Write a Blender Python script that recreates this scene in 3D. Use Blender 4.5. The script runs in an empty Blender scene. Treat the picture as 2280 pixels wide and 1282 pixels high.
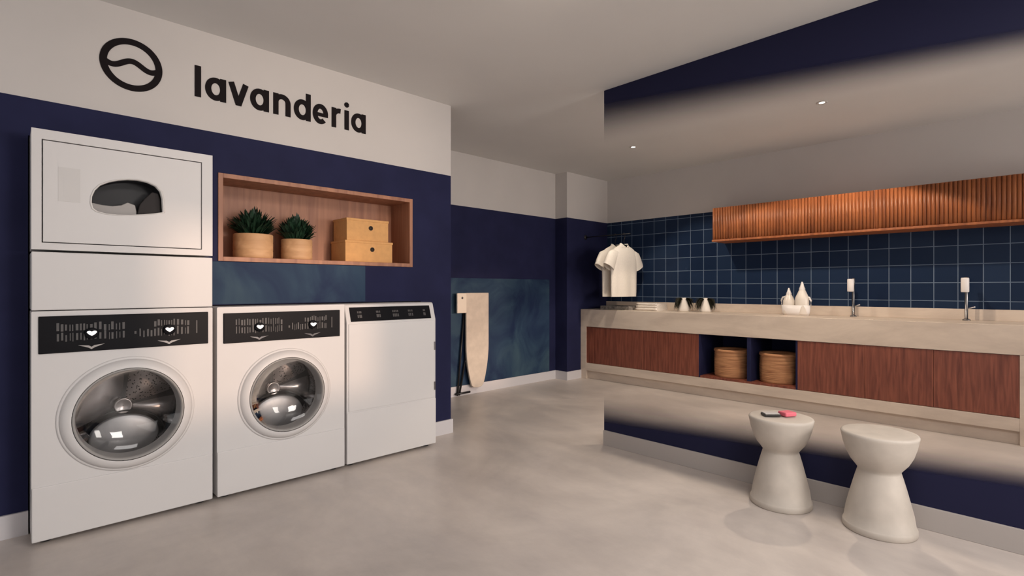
import bpy, bmesh, math, random
from mathutils import Vector, Matrix
random.seed(7)
S = bpy.context.scene
COL = S.collection
PI = math.pi

# ------------------------------------------------------------------ colours
def lin(c):
    c = c / 255.0
    return c / 12.92 if c <= 0.04045 else ((c + 0.055) / 1.055) ** 2.4
def rgb(r, g, b): return (lin(r), lin(g), lin(b), 1.0)

# ------------------------------------------------------------------ materials
MATS = {}
class NT:
    def __init__(s, name):
        m = bpy.data.materials.new(name); m.use_nodes = True
        s.m = m; s.t = m.node_tree; s.n = s.t.nodes; s.l = s.t.links
        s.b = s.n['Principled BSDF']; s.out = s.n['Material Output']
        MATS[name] = m
    def node(s, typ, **kw):
        n = s.n.new(typ)
        for k, v in kw.items():
            if k in n.inputs.keys(): n.inputs[k].default_value = v
            else: setattr(n, k, v)
        return n
    def link(s, a, b): s.l.new(a, b)
    def coords(s, scale=(1, 1, 1)):
        tc = s.node('ShaderNodeTexCoord'); mp = s.node('ShaderNodeMapping')
        mp.inputs['Scale'].default_value = scale
        s.link(tc.outputs['Object'], mp.inputs['Vector'])
        return mp.outputs['Vector']
    def ramp(s, fac, stops):
        r = s.node('ShaderNodeValToRGB'); e = r.color_ramp.elements
        e[0].position, e[0].color = stops[0]
        e[1].position, e[1].color = stops[-1]
        for p, c in stops[1:-1]:
            x = e.new(p); x.color = c
        s.link(fac, r.inputs['Fac']); return r.outputs['Color']
    def bump(s, h, strength=.2, dist=.01):
        b = s.node('ShaderNodeBump'); b.inputs['Strength'].default_value = strength; b.inputs['Distance'].default_value = dist
        s.link(h, b.inputs['Height']); s.link(b.outputs['Normal'], s.b.inputs['Normal'])

def plain(name, col, rough=.5, metal=0, spec=.5, noise=0, nscale=8, emit=None, es=0, bump=0):
    k = NT(name)
    k.b.inputs['Roughness'].default_value = rough
    k.b.inputs['Metallic'].default_value = metal
    k.b.inputs['Specular IOR Level'].default_value = spec
    if noise or bump:
        n = k.node('ShaderNodeTexNoise'); n.inputs['Scale'].default_value = nscale; n.inputs['Detail'].default_value = 5
        k.link(k.coords(), n.inputs['Vector'])
        a = tuple(max(0, c * (1 - noise)) for c in col[:3]) + (1,)
        b = tuple(min(1, c * (1 + noise)) for c in col[:3]) + (1,)
        k.link(k.ramp(n.outputs['Fac'], [(.3, a), (.7, b)]), k.b.inputs['Base Color'])
        if bump: k.bump(n.outputs['Fac'], bump)
    else:
        k.b.inputs['Base Color'].default_value = col
    if emit:
        k.b.inputs['Emission Color'].default_value = emit; k.b.inputs['Emission Strength'].default_value = es
    return k.m

def wood(name, dark, light, rough=.45, scale=1.0, axis='z'):
    k = NT(name)
    sc = {'b': (5, 5, 75), 'z': (22 * scale, 22 * scale, 1.6 * scale), 'x': (1.6 * scale, 22 * scale, 22 * scale)}[axis]
    n = k.node('ShaderNodeTexNoise'); n.inputs['Scale'].default_value = 1.0; n.inputs['Detail'].default_value = 7; n.inputs['Distortion'].default_value = .6
    k.link(k.coords(sc), n.inputs['Vector'])
    k.link(k.ramp(n.outputs['Fac'], [(.3, dark), (.7, light)]), k.b.inputs['Base Color'])
    k.b.inputs['Roughness'].default_value = rough
    k.bump(n.outputs['Fac'], .08)
    return k.m

plain('white_paint', (.56, .53, .51, 1), .6, noise=.02, nscale=3)
plain('ceiling_paint', (.67, .66, .645, 1), .7, noise=.02, nscale=2)
NAVY = (.0185, .0205, .058, 1)
plain('navy_paint', NAVY, .6, spec=.07, noise=.12, nscale=5)
plain('baseboard_white', (.62, .60, .62, 1), .45)
plain('enamel', (.655, .64, .635, 1), .42, spec=.35)
plain('door_grey', (.30, .29, .28, 1), .4)
plain('enamel_edge', (.70, .68, .66, 1), .4)
plain('gap_black', (.012, .012, .012, 1), .6)
plain('panel_black', (.008, .008, .010, 1), .4, spec=.08)
plain('print_grey', (.075, .07, .07, 1), .5)
plain('lamp_white', (.85, .85, .85, 1), .3, emit=(1, .98, .96, 1), es=.5)
plain('steel', (.29, .275, .27, 1), .27, metal=.75, noise=.10, nscale=14)
plain('steel_bright', (.33, .33, .33, 1), .40, metal=.6, noise=.06, nscale=20)
plain('steel_dark', (.24, .23, .23, 1), .32, metal=1)
plain('chrome', (.82, .82, .83, 1), .12, metal=1)
plain('rubber', (.02, .02, .02, 1), .55)
plain('sticker', (.60, .585, .575, 1), .5)
plain('dark_glass', (.022, .022, .025, 1), .35, spec=.2)
plain('lint_mesh', (.028, .024, .024, 1), .6, spec=.2)
plain('lip_grey', (.34, .32, .31, 1), .5)
plain('rail_grey', (.40, .365, .345, 1), .5)
plain('lettering_black', (.012, .009, .010, 1), .7, spec=.08)
plain('black_metal', (.012, .011, .012, 1), .4)
plain('stone_seat', (.50, .45, .395, 1), .6, noise=.10, nscale=9, bump=.06)
plain('ceramic', (.80, .74, .67, 1), .3)
plain('white_plastic', (.84, .80, .78, 1), .35)
plain('cardboard', (.66, .35, .13, 1), .75, noise=.06, nscale=30)
plain('leaf_green', (.012, .040, .020, 1), .5, noise=.5, nscale=25)
plain('leaf_olive', (.028, .026, .013, 1), .6, noise=.4, nscale=25)
plain('soil', (.02, .013, .008, 1), .9)
plain('shirt_cloth', (.80, .735, .65, 1), .85, noise=.03, nscale=60, bump=.05)
plain('board_cloth', (.60, .52, .44, 1), .85, noise=.08, nscale=14)
plain('board_tab', (.78, .69, .58, 1), .6)
plain('towel', (.76, .69, .62, 1), .9, noise=.08, nscale=90, bump=.3)
plain('tray_grey', (.24, .215, .19, 1), .6, noise=.5, nscale=40)
plain('pink_cloth', (.70, .14, .19, 1), .6)
plain('item_black', (.014, .012, .012, 1), .4)
plain('item_rim', (.55, .52, .50, 1), .4)
plain('hole_dark', (.02, .012, .008, 1), .8)
plain('downlight_lamp', (1, 1, 1, 1), .4, emit=(1, .93, .82, 1), es=5)
plain('downlight_trim', (.55, .52, .49, 1), .5)
wood('wood_red', (.13, .034, .021, 1), (.275, .085, .050, 1), .42, scale=2.2)
wood('wood_orange', (.22, .064, .022, 1), (.42, .138, .046, 1), .45)
wood('wood_niche', (.25, .10, .055, 1), (.42, .19, .105, 1), .5)
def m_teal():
    k = NT('teal_mottle')
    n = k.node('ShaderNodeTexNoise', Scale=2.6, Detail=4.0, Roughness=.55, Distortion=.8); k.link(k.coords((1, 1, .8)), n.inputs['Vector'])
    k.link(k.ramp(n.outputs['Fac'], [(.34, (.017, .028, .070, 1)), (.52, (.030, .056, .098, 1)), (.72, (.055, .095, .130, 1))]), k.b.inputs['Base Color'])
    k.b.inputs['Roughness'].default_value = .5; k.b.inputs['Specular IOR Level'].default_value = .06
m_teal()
wood('wood_pot', (.50, .28, .135, 1), (.66, .40, .21, 1), .6, axis='x')
wood('wicker', (.34, .14, .06, 1), (.70, .36, .17, 1), .7, axis='b')

def m_floor():
    k = NT('polished_concrete'); v = k.coords()
    n = k.node('ShaderNodeTexNoise', Scale=.9, Detail=8.0, Roughness=.62, Distortion=.5); k.link(v, n.inputs['Vector'])
    n2 = k.node('ShaderNodeTexNoise', Scale=5.0, Detail=6.0, Roughness=.7); k.link(k.coords((1, .35, 1)), n2.inputs['Vector'])
    c1 = k.ramp(n.outputs['Fac'], [(.32, (.46, .41, .375, 1)), (.68, (.69, .62, .565, 1))])
    c2 = k.ramp(n2.outputs['Fac'], [(.3, (.82, .82, .84, 1)), (.7, (1.0, 1.0, 1.0, 1))])
    mx = k.node('ShaderNodeMixRGB', blend_type='MULTIPLY'); mx.inputs['Fac'].default_value = 1
    k.link(c1, mx.inputs['Color1']); k.link(c2, mx.inputs['Color2'])
    k.link(mx.outputs['Color'], k.b.inputs['Base Color'])
    k.link(k.ramp(n2.outputs['Fac'], [(.3, (.30,) * 3 + (1,)), (.7, (.46,) * 3 + (1,))]), k.b.inputs['Roughness'])
m_floor()

def m_stone():
    k = NT('counter_stone')
    n = k.node('ShaderNodeTexNoise', Scale=2.2, Detail=9.0, Roughness=.65, Distortion=.4); k.link(k.coords((1, .5, 2.0)), n.inputs['Vector'])
    k.link(k.ramp(n.outputs['Fac'], [(.28, (.52, .43, .36, 1)), (.55, (.68, .575, .48, 1)), (.75, (.76, .655, .555, 1))]), k.b.inputs['Base Color'])
    k.b.inputs['Roughness'].default_value = .42
    k.bump(n.outputs['Fac'], .04)
m_stone()

def m_tile():
    k = NT('navy_tile')
    tc = k.node('ShaderNodeTexCoord'); sp = k.node('ShaderNodeSeparateXYZ'); k.link(tc.outputs['Object'], sp.inputs['Vector'])
    def frac(out, off, size):
        a = k.node('ShaderNodeMath', operation='ADD'); k.link(out, a.inputs[0]); a.inputs[1].default_value = off
        d = k.node('ShaderNodeMath', operation='DIVIDE'); k.link(a.outputs[0], d.inputs[0]); d.inputs[1].default_value = size
        f = k.node('ShaderNodeMath', operation='FRACT'); k.link(d.outputs[0], f.inputs[0])
        s_ = k.node('ShaderNodeMath', operation='SUBTRACT'); k.link(f.outputs[0], s_.inputs[0]); s_.inputs[1].default_value = .5
        ab = k.node('ShaderNodeMath', operation='ABSOLUTE'); k.link(s_.outputs[0], ab.inputs[0])
        fl = k.node('ShaderNodeMath', operation='FLOOR'); k.link(d.outputs[0], fl.inputs[0])
        return ab.outputs[0], fl.outputs[0]
    ay, iy = frac(sp.outputs['Y'], -.907 + 100 * .163, .163)
    az, iz = frac(sp.outputs['Z'], -1.038 + 100 * .159, .159)
    mxm = k.node('ShaderNodeMath', operation='MAXIMUM'); k.link(ay, mxm.inputs[0]); k.link(az, mxm.inputs[1])
    cmb = k.node('ShaderNodeCombineXYZ'); k.link(iy, cmb.inputs[0]); k.link(iz, cmb.inputs[1])
    wn = k.node('ShaderNodeTexWhiteNoise'); k.link(cmb.outputs[0], wn.inputs['Vector'])
    tilec = k.ramp(wn.outputs['Value'], [(0, (.010, .020, .050, 1)), (1, (.017, .032, .070, 1))])
    g = k.node('ShaderNodeMath', operation='GREATER_THAN'); k.link(mxm.outputs[0], g.inputs[0]); g.inputs[1].default_value = .481
    mix = k.node('ShaderNodeMixRGB'); k.link(g.outputs[0], mix.inputs['Fac']); k.link(tilec, mix.inputs['Color1']); mix.inputs['Color2'].default_value = (.15, .20, .27, 1)
    k.link(mix.outputs['Color'], k.b.inputs['Base Color'])
    k.b.inputs['Specular IOR Level'].default_value = .09
    r = k.ramp(g.outputs[0], [(0, (.30,) * 3 + (1,)), (1, (.7,) * 3 + (1,))]); k.link(r, k.b.inputs['Roughness'])
m_tile()

def m_film():
    """glass panel with a printed navy film: solid at head and foot, clear in the middle"""
    k = NT('gradient_film_glass')
    tc = k.node('ShaderNodeTexCoord'); sp = k.node('ShaderNodeSeparateXYZ'); k.link(tc.outputs['Object'], sp.inputs['Vector'])
    def mad(src, mul, add):
        m = k.node('ShaderNodeMath', operation='MULTIPLY_ADD'); k.link(src, m.inputs[0]); m.inputs[1].default_value = mul; m.inputs[2].default_value = add
        return m.outputs[0]
    def edge(lo0, lo1, hi0, hi1):                                   # 0 at height lo, 1 at height hi; both drift along the panel
        r = k.node('ShaderNodeMapRange', interpolation_type='SMOOTHSTEP')
        k.link(sp.outputs['Z'], r.inputs['Value']); k.link(mad(sp.outputs['Y'], lo1, lo0), r.inputs['From Min']); k.link(mad(sp.outputs['Y'], hi1, hi0), r.inputs['From Max'])
        return r.outputs['Result']
    up = edge(2.125, .035, 2.27, .110)
    dn = edge(.285, -.058, .42, -.022)
    inv = mad(dn, -1, 1)
    class _o: outputs = [inv]
    inv = _o
    mx = k.node('ShaderNodeMath', operation='MAXIMUM'); k.link(up, mx.inputs[0]); k.link(inv.outputs[0], mx.inputs[1])
    # two faces of the panel are crossed: opacity per face a with 1-(1-a)^2 = A
    q = mad(mx.outputs[0], -1, 1); sq = k.node('ShaderNodeMath', operation='SQRT'); k.link(q, sq.inputs[0]); al = mad(sq.outputs[0], -1, 1)
    tr = k.node('ShaderNodeBsdfTransparent'); mix = k.node('ShaderNodeMixShader')
    k.b.inputs['Specular IOR Level'].default_value = .07
    k.b.inputs['Base Color'].default_value = (.017, .018, .047, 1); k.b.inputs['Roughness'].default_value = .45
    k.link(al, mix.inputs[0]); k.link(tr.outputs[0], mix.inputs[1]); k.link(k.b.outputs[0], mix.inputs[2])
    k.link(mix.outputs[0], k.out.inputs['Surface'])
ZF = 0.0
m_film()

def m_doorglass():
    k = NT('door_glass')
    tr = k.node('ShaderNodeBsdfTransparent'); tr.inputs['Color'].default_value = (.93, .93, .94, 1)
    gl = k.node('ShaderNodeBsdfGlossy'); gl.inputs['Roughness'].default_value = .04
    fr = k.node('ShaderNodeFresnel'); fr.inputs['IOR'].default_value = 1.5
    mix = k.node('ShaderNodeMixShader'); k.link(fr.outputs[0], mix.inputs[0]); k.link(tr.outputs[0], mix.inputs[1]); k.link(gl.outputs[0], mix.inputs[2])
    k.link(mix.outputs[0], k.out.inputs['Surface'])
m_doorglass()

def m_drum():
    k = NT('drum_perforated')
    v = k.node('ShaderNodeTexVoronoi', Scale=85.0); k.link(k.coords(), v.inputs['Vector'])
    c = k.ramp(v.outputs['Distance'], [(.26, (.04, .04, .04, 1)), (.34, (.30, .275, .265, 1))])
    k.link(c, k.b.inputs['Base Color']); k.b.inputs['Metallic'].default_value = .8; k.b.inputs['Roughness'].default_value = .45
m_drum()

# ------------------------------------------------------------------ mesh helpers
def bx(bm, x0, x1, y0, y1, z0, z1, mi=0):
    vs = [bm.verts.new((x, y, z)) for x in (x0, x1) for y in (y0, y1) for z in (z0, z1)]
    for f in ((0, 1, 3, 2), (4, 6, 7, 5), (0, 4, 5, 1), (2, 3, 7, 6), (0, 2, 6, 4), (1, 5, 7, 3)):
        fc = bm.faces.new([vs[i] for i in f]); fc.material_index = mi
    return vs

def rings(bm, rs, cap0=True, cap1=True, mi=0, closed=True):
    """loft through a list of rings (lists of points)"""
    V = [[bm.verts.new(p) for p in r] for r in rs]
    n = len(rs[0])
    for a, b in zip(V, V[1:]):
        for i in range(n if closed else n - 1):
            j = (i + 1) % n
            f = bm.faces.new((a[i], a[j], b[j], b[i])); f.smooth = True; f.material_index = mi
    if cap0: bm.faces.new(V[0][::-1]).material_index = mi
    if cap1: bm.faces.new(V[-1]).material_index = mi
    return V

def lathe(bm, prof, c, axis='z', n=48, cap0=False, cap1=False):
    """prof = [(r, h)], about axis through c"""
    rs = []
    for r, h in prof:
        ring = []
        for i in range(n):
            a = 2 * PI * i / n
            u, w = r * math.cos(a), r * math.sin(a)
            ring.append((c[0] + u, c[1] + w, c[2] + h) if axis == 'z' else (c[0] + u, c[1] + h, c[2] + w) if axis == 'y' else (c[0] + h, c[1] + u, c[2] + w))
        rs.append(ring)
    rings(bm, rs, cap0, cap1)

def tube(bm, pts, r, n=10, caps=True):
    pts = [Vector(p) for p in pts]; rs = []
    rr = r if isinstance(r, (list, tuple)) else [r] * len(pts)
    for i, p in enumerate(pts):
        d = (pts[min(i + 1, len(pts) - 1)] - pts[max(i - 1, 0)]).normalized()
        u = d.cross(Vector((0, 0, 1)))
        if u.length < 1e-3: u = d.cross(Vector((0, 1, 0)))
        u.normalize(); w = d.cross(u)
        rs.append([tuple(p + rr[i] * (math.cos(2 * PI * k / n) * u + math.sin(2 * PI * k / n) * w)) for k in range(n)])
    rings(bm, rs, caps, caps)

def prism_y(bm, pts, y0, y1):
    """polygon in the X-Z plane given thickness along Y"""
    a = [bm.verts.new((x, y0, z)) for x, z in pts]; b = [bm.verts.new((x, y1, z)) for x, z in pts]
    bm.faces.new(a); bm.faces.new(b[::-1])
    for i in range(len(pts)):
        j = (i + 1) % len(pts); bm.faces.new((a[j], a[i], b[i], b[j]))

def base_of(bm):
    xs = [v.co.x for v in bm.verts]; ys = [v.co.y for v in bm.verts]; zs = [v.co.z for v in bm.verts]
    return Vector(((min(xs) + max(xs)) / 2, (min(ys) + max(ys)) / 2, min(zs)))

def root_of(o):
    while o.parent: o = o.parent
    return o

def obj(name, bm, mats, parent=None, bevel=0, seg=2, smooth_angle=None, subsurf=0, origin=None):
    bmesh.ops.recalc_face_normals(bm, faces=bm.faces[:])
    off = root_of(parent).location.copy() if parent else (Vector(origin) if origin is not None else base_of(bm))
    bmesh.ops.translate(bm, verts=bm.verts[:], vec=-off)
    me = bpy.data.meshes.new(name); bm.to_mesh(me); bm.free()
    o = bpy.data.objects.new(name, me); COL.objects.link(o)
    for m in (mats if isinstance(mats, (list, tuple)) else [mats]): me.materials.append(MATS[m])
    if parent: o.parent = parent
    else: o.location = off
    if bevel:
        b = o.modifiers.new('Bevel', 'BEVEL'); b.width = bevel; b.segments = seg; b.limit_method = 'ANGLE'; b.angle_limit = math.radians(40)
        b.harden_normals = False
    if subsurf:
        s = o.modifiers.new('Subdivision', 'SUBSURF'); s.levels = subsurf; s.render_levels = subsurf
    return o

def BM(): return bmesh.new()
def box(name, x0, x1, y0, y1, z0, z1, mat, parent=None, bevel=0):
    b = BM(); bx(b, x0, x1, y0, y1, z0, z1); return obj(name, b, mat, parent, bevel)

def tag(o, label, cat, group=None):
    o['label'] = label; o['category'] = cat
    if group: o['group'] = group
    return o
def thing(name, loc, label, cat, group=None):
    o = bpy.data.objects.new(name, None); COL.objects.link(o); o.location = loc; o.empty_display_size = .1
    return tag(o, label, cat, group)
def struct(name, bm, mats, origin=(0, 0, 0), label=None):
    o = obj(name, bm, mats, None, origin=origin); o['kind'] = 'structure'
    if label: o['label'] = label
    return o
def copy_tree(o, loc):
    c = o.copy(); COL.objects.link(c); c.location = loc
    for ch in o.children:
        d = ch.copy(); COL.objects.link(d); d.parent = c
        for g in ch.children:
            e = g.copy(); COL.objects.link(e); e.parent = d
    return c

# ------------------------------------------------------------------ dimensions
HC = 2.60          # ceiling
YA = 3.345         # face of the laundry wall
YM = 3.14          # face of the machines
YB, YCOL = 4.42, 4.23
XA = 2.548         # end of the laundry wall
XT = 5.88          # tiled wall
XG = 3.16          # glass partition
WL = 2.043         # paint line on the laundry wall
WB = 2.03
YR, XL = -3.5, -3.0  # window wall behind, open side
NX0, NX1, NZ0, NZ1 = .874, 2.188, 1.305, 1.815

# ------------------------------------------------------------------ room shell
b = BM(); bx(b, XL, 6.0, YR - .1, 4.55, -.1, 0); struct('floor', b, 'polished_concrete', label='grey polished concrete floor')
b = BM(); bx(b, XL, 6.0, YR - .1, 4.55, HC, HC + .1); struct('ceiling', b, 'ceiling_paint', label='plain pale ceiling')

b = BM(); T = YA + .09
bx(b, XL, .072, YA, T, 0, WL)
bx(b, .072, .80, YA, T, 1.866, WL)
bx(b, .80, NX0, YA, T, 1.052, WL)
bx(b, NX0, NX1, YA, T, 1.052, NZ0); bx(b, NX0, NX1, YA, T, NZ1, WL)
bx(b, NX1, 2.262, YA, T, 1.052, WL)
bx(b, 2.262, XA, YA, T, 0, WL)
bx(b, XA - .09, XA, T, YB, 0, WL)
bx(b, XL, XA, YA, T, WL, HC, 1); bx(b, XA - .09, XA, T, YB, WL, HC, 1)
struct('wall_left', b, ['navy_paint', 'white_paint'], label='navy wall with white band above, machines built in')
b = BM(); bx(b, XL, 5.03, YB, YB + .12, 0, WB); bx(b, XL, 5.03, YB, YB + .12, WB, HC, 1)
struct('wall_back', b, ['navy_paint', 'white_paint'], label='navy back wall with the ironing board')
b = BM(); bx(b, 5.03, 6.0, YCOL, YB + .12, 0, WB); bx(b, 5.03, 6.0, YCOL, YB + .12, WB, HC, 1)
struct('wall_corner', b, ['navy_paint', 'white_paint'], label='navy wall projection in the far corner')
b = BM(); bx(b, XT, 6.0, YR - .1, YCOL, 0, .5, 0); bx(b, XT, 6.0, YR - .1, YCOL, .5, WB, 2); bx(b, XT, 6.0, YR - .1, YCOL, WB, HC, 1)
struct('wall_right', b, ['navy_paint', 'white_paint', 'navy_tile'], label='wall of square navy tiles above the counter')

# wall behind the viewpoint with its two windows, side with a wide opening added to let in fill light
WINA = (1.96, 3.30, 1.14, 2.16); WINB = (4.80, 5.84, .86, 2.06)
b = BM(); xs = [XL, WINA[0], WINA[1], WINB[0], WINB[1], 6.0]
for i in range(5):
    w = WINA if i == 1 else WINB if i == 3 else None
    if w: bx(b, xs[i], xs[i + 1], YR - .1, YR, 0, w[2]); bx(b, xs[i], xs[i + 1], YR - .1, YR, w[3], HC)
    else: bx(b, xs[i], xs[i + 1], YR - .1, YR, 0, HC)
struct('wall_front', b, 'white_paint')
b = BM(); bx(b, XL - .1, XL, YR - .1, -2.6, 0, HC); bx(b, XL - .1, XL, 2.6, 4.55, 0, HC); bx(b, XL - .1, XL, -2.6, 2.6, 0, .1); bx(b, XL - .1, XL, -2.6, 2.6, 2.45, HC)
struct('wall_side', b, 'white_paint')

BH = .108
b = BM(); bx(b, XL, .072, YA - .014, YA, 0, BH); bx(b, 2.262, XA + .012, YA - .014, YA, 0, BH); bx(b, XA, XA + .012, YA, YB - .014, 0, BH)
struct('baseboard_left', b, 'baseboard_white')
b = BM(); bx(b, XA + .012, 5.016, YB - .014, YB, 0, .105)
struct('baseboard_back', b, 'baseboard_white')
b = BM(); bx(b, 5.016, 5.03, YCOL - .014, YB - .0, 0, .105); bx(b, 5.03, 5.30, YCOL - .014, YCOL, 0, .105)
struct('baseboard_corner', b, 'baseboard_white')

b = BM(); bx(b, XA, 4.905, YB - .010, YB, .106, 1.257)  # thin mottled slab, paler and greener than the navy around it
tag(obj('teal_patch', b, 'teal_mottle', None, .002), 'mottled teal-blue patch on the wall behind the ironing board, reaching to waist height', 'panel')
b = BM(); bx(b, .802, 1.80, YA - .006, YA, 1.056, NZ0 - .002)  # second mottled teal slab, above the washers
tag(obj('teal_patch', b, 'teal_mottle', None, .0015), 'teal-blue patch of wall between the wooden niche and the washer top', 'panel')

# glass partition with navy gradient film
GY1 = 2.302
gp = thing('glass_partition', (XG, GY1 - 1, 0), 'floor-to-ceiling glass partition, navy at top and bottom and clear between, behind the two stools', 'partition')
b = BM()
f = [b.verts.new(p) for p in ((XG, GY1, .10), (XG, YR, .10), (XG, YR, HC - .001), (XG, GY1, HC - .001))]; b.faces.new(f)
g = [b.verts.new(p) for p in ((XG + .02, GY1, .10), (XG + .02, YR, .10), (XG + .02, YR, HC - .001), (XG + .02, GY1, HC - .001))]; b.faces.new(g[::-1])
for i in range(4): b.faces.new((f[i], g[i], g[(i + 1) % 4], f[(i + 1) % 4]))
# film coordinates are those of the place: keep the panel's own origin at the world origin in y and z
o = obj('film_panel', b, 'gradient_film_glass', gp)
o.location = -gp.location + Vector((0, 0, 0)); o.data.transform(Matrix.Translation(gp.location))
box('bottom_rail', XG - .012, XG + .032, YR, GY1 + .0, 0, BH, 'rail_grey', gp, .002)['label'] = 'grey foot rail'

# ------------------------------------------------------------------ laundry machines
def face_with_hole(bm, x0, x1, z0, z1, y, cx, cz, r, n=64):
    """front sheet with a round hole"""
    inner, outer = [], []
    for i in range(n):
        a = 2 * PI * i / n; c, s = math.cos(a), math.sin(a)
        inner.append((cx + r * c, y, cz + r * s))
        t = min(((x1 - cx) / c) if c > 1e-9 else ((x0 - cx) / c) if c < -1e-9 else 1e9, ((z1 - cz) / s) if s > 1e-9 else ((z0 - cz) / s) if s < -1e-9 else 1e9)
        outer.append((cx + t * c, y, cz + t * s))
    I = [bm.verts.new(p) for p in inner]; O = [bm.verts.new(p) for p in outer]
    for i in range(n):
        j = (i + 1) % n; bm.faces.new((I[i], I[j], O[j], O[i]))
    for x, z in ((x0, z0), (x1, z0), (x1, z1), (x0, z1)):          # corners
        k = [i for i in range(n) if (outer[i][0] < cx) == (x < cx) and (outer[i][2] < cz) == (z < cz)]
        best = None
        for i in range(n):
            j = (i + 1) % n; p, q = outer[i], outer[j]
            onx = lambda t: abs(t[0] - x) < 1e-6; onz = lambda t: abs(t[2] - z) < 1e-6
            if (onx(p) and onz(q)) or (onz(p) and onx(q)):
                if onx(p) and onz(p) or onx(q) and onz(q): continue
                best = (i, j)
        if best:
            v = bm.verts.new((x, y, z)); bm.faces.new((O[best[0]], v, O[best[1]]))
    return I

def shell(bm, x0, x1, y0, y1, z0, z1):
    """five sides of a box, open at the front (y0)"""
    v = {(i, j, k): bm.verts.new(((x0, x1)[i], (y0, y1)[j], (z0, z1)[k])) for i in (0, 1) for j in (0, 1) for k in (0, 1)}
    for q in (((0,0,0),(0,1,0),(0,1,1),(0,0,1)), ((1,0,0),(1,0,1),(1,1,1),(1,1,0)), ((0,0,1),(0,1,1),(1,1,1),(1,0,1)), ((0,0,0),(1,0,0),(1,1,0),(0,1,0)), ((0,1,0),(1,1,0),(1,1,1),(0,1,1))):
        bm.faces.new([v[t] for t in q])

def sector(bm, cx, cz, y, r0, r1, a0, a1, dome, n=14, m=6):
    """domed, round-cornered sector plate facing -Y"""
    pts = []
    rc = .03
    for i in range(n + 1): pts.append((r1, a0 + (a1 - a0) * i / n))
    am = (a0 + a1) / 2
    poly = [(cx + r * math.cos(a), cz + r * math.sin(a)) for r, a in pts]
    q = (cx + r0 * math.cos(a1), cz + r0 * math.sin(a1)); p = (cx + r0 * math.cos(a0), cz + r0 * math.sin(a0))
    poly += [q, (cx + r0 * .8 * math.cos(am), cz + r0 * .8 * math.sin(am)), p]
    # round the outline by two passes of corner cutting
    for _ in range(3):
        new = []
        for i in range(len(poly)):
            a, b_ = poly[i], poly[(i + 1) % len(poly)]
            new.append((a[0] * .75 + b_[0] * .25, a[1] * .75 + b_[1] * .25)); new.append((a[0] * .25 + b_[0] * .75, a[1] * .25 + b_[1] * .75))
        poly = new
    gx = sum(t[0] for t in poly) / len(poly); gz = sum(t[1] for t in poly) / len(poly)
    rs = []
    for k in range(m + 1):
        s = 1 - k / m * .96; h = dome * math.sin(PI / 2 * min(1, (1 - s) * 1.3))
        rs.append([(gx + (x - gx) * s, y - h, gz + (z - gz) * s) for x, z in poly])
    rings(bm, rs, False, True)

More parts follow.
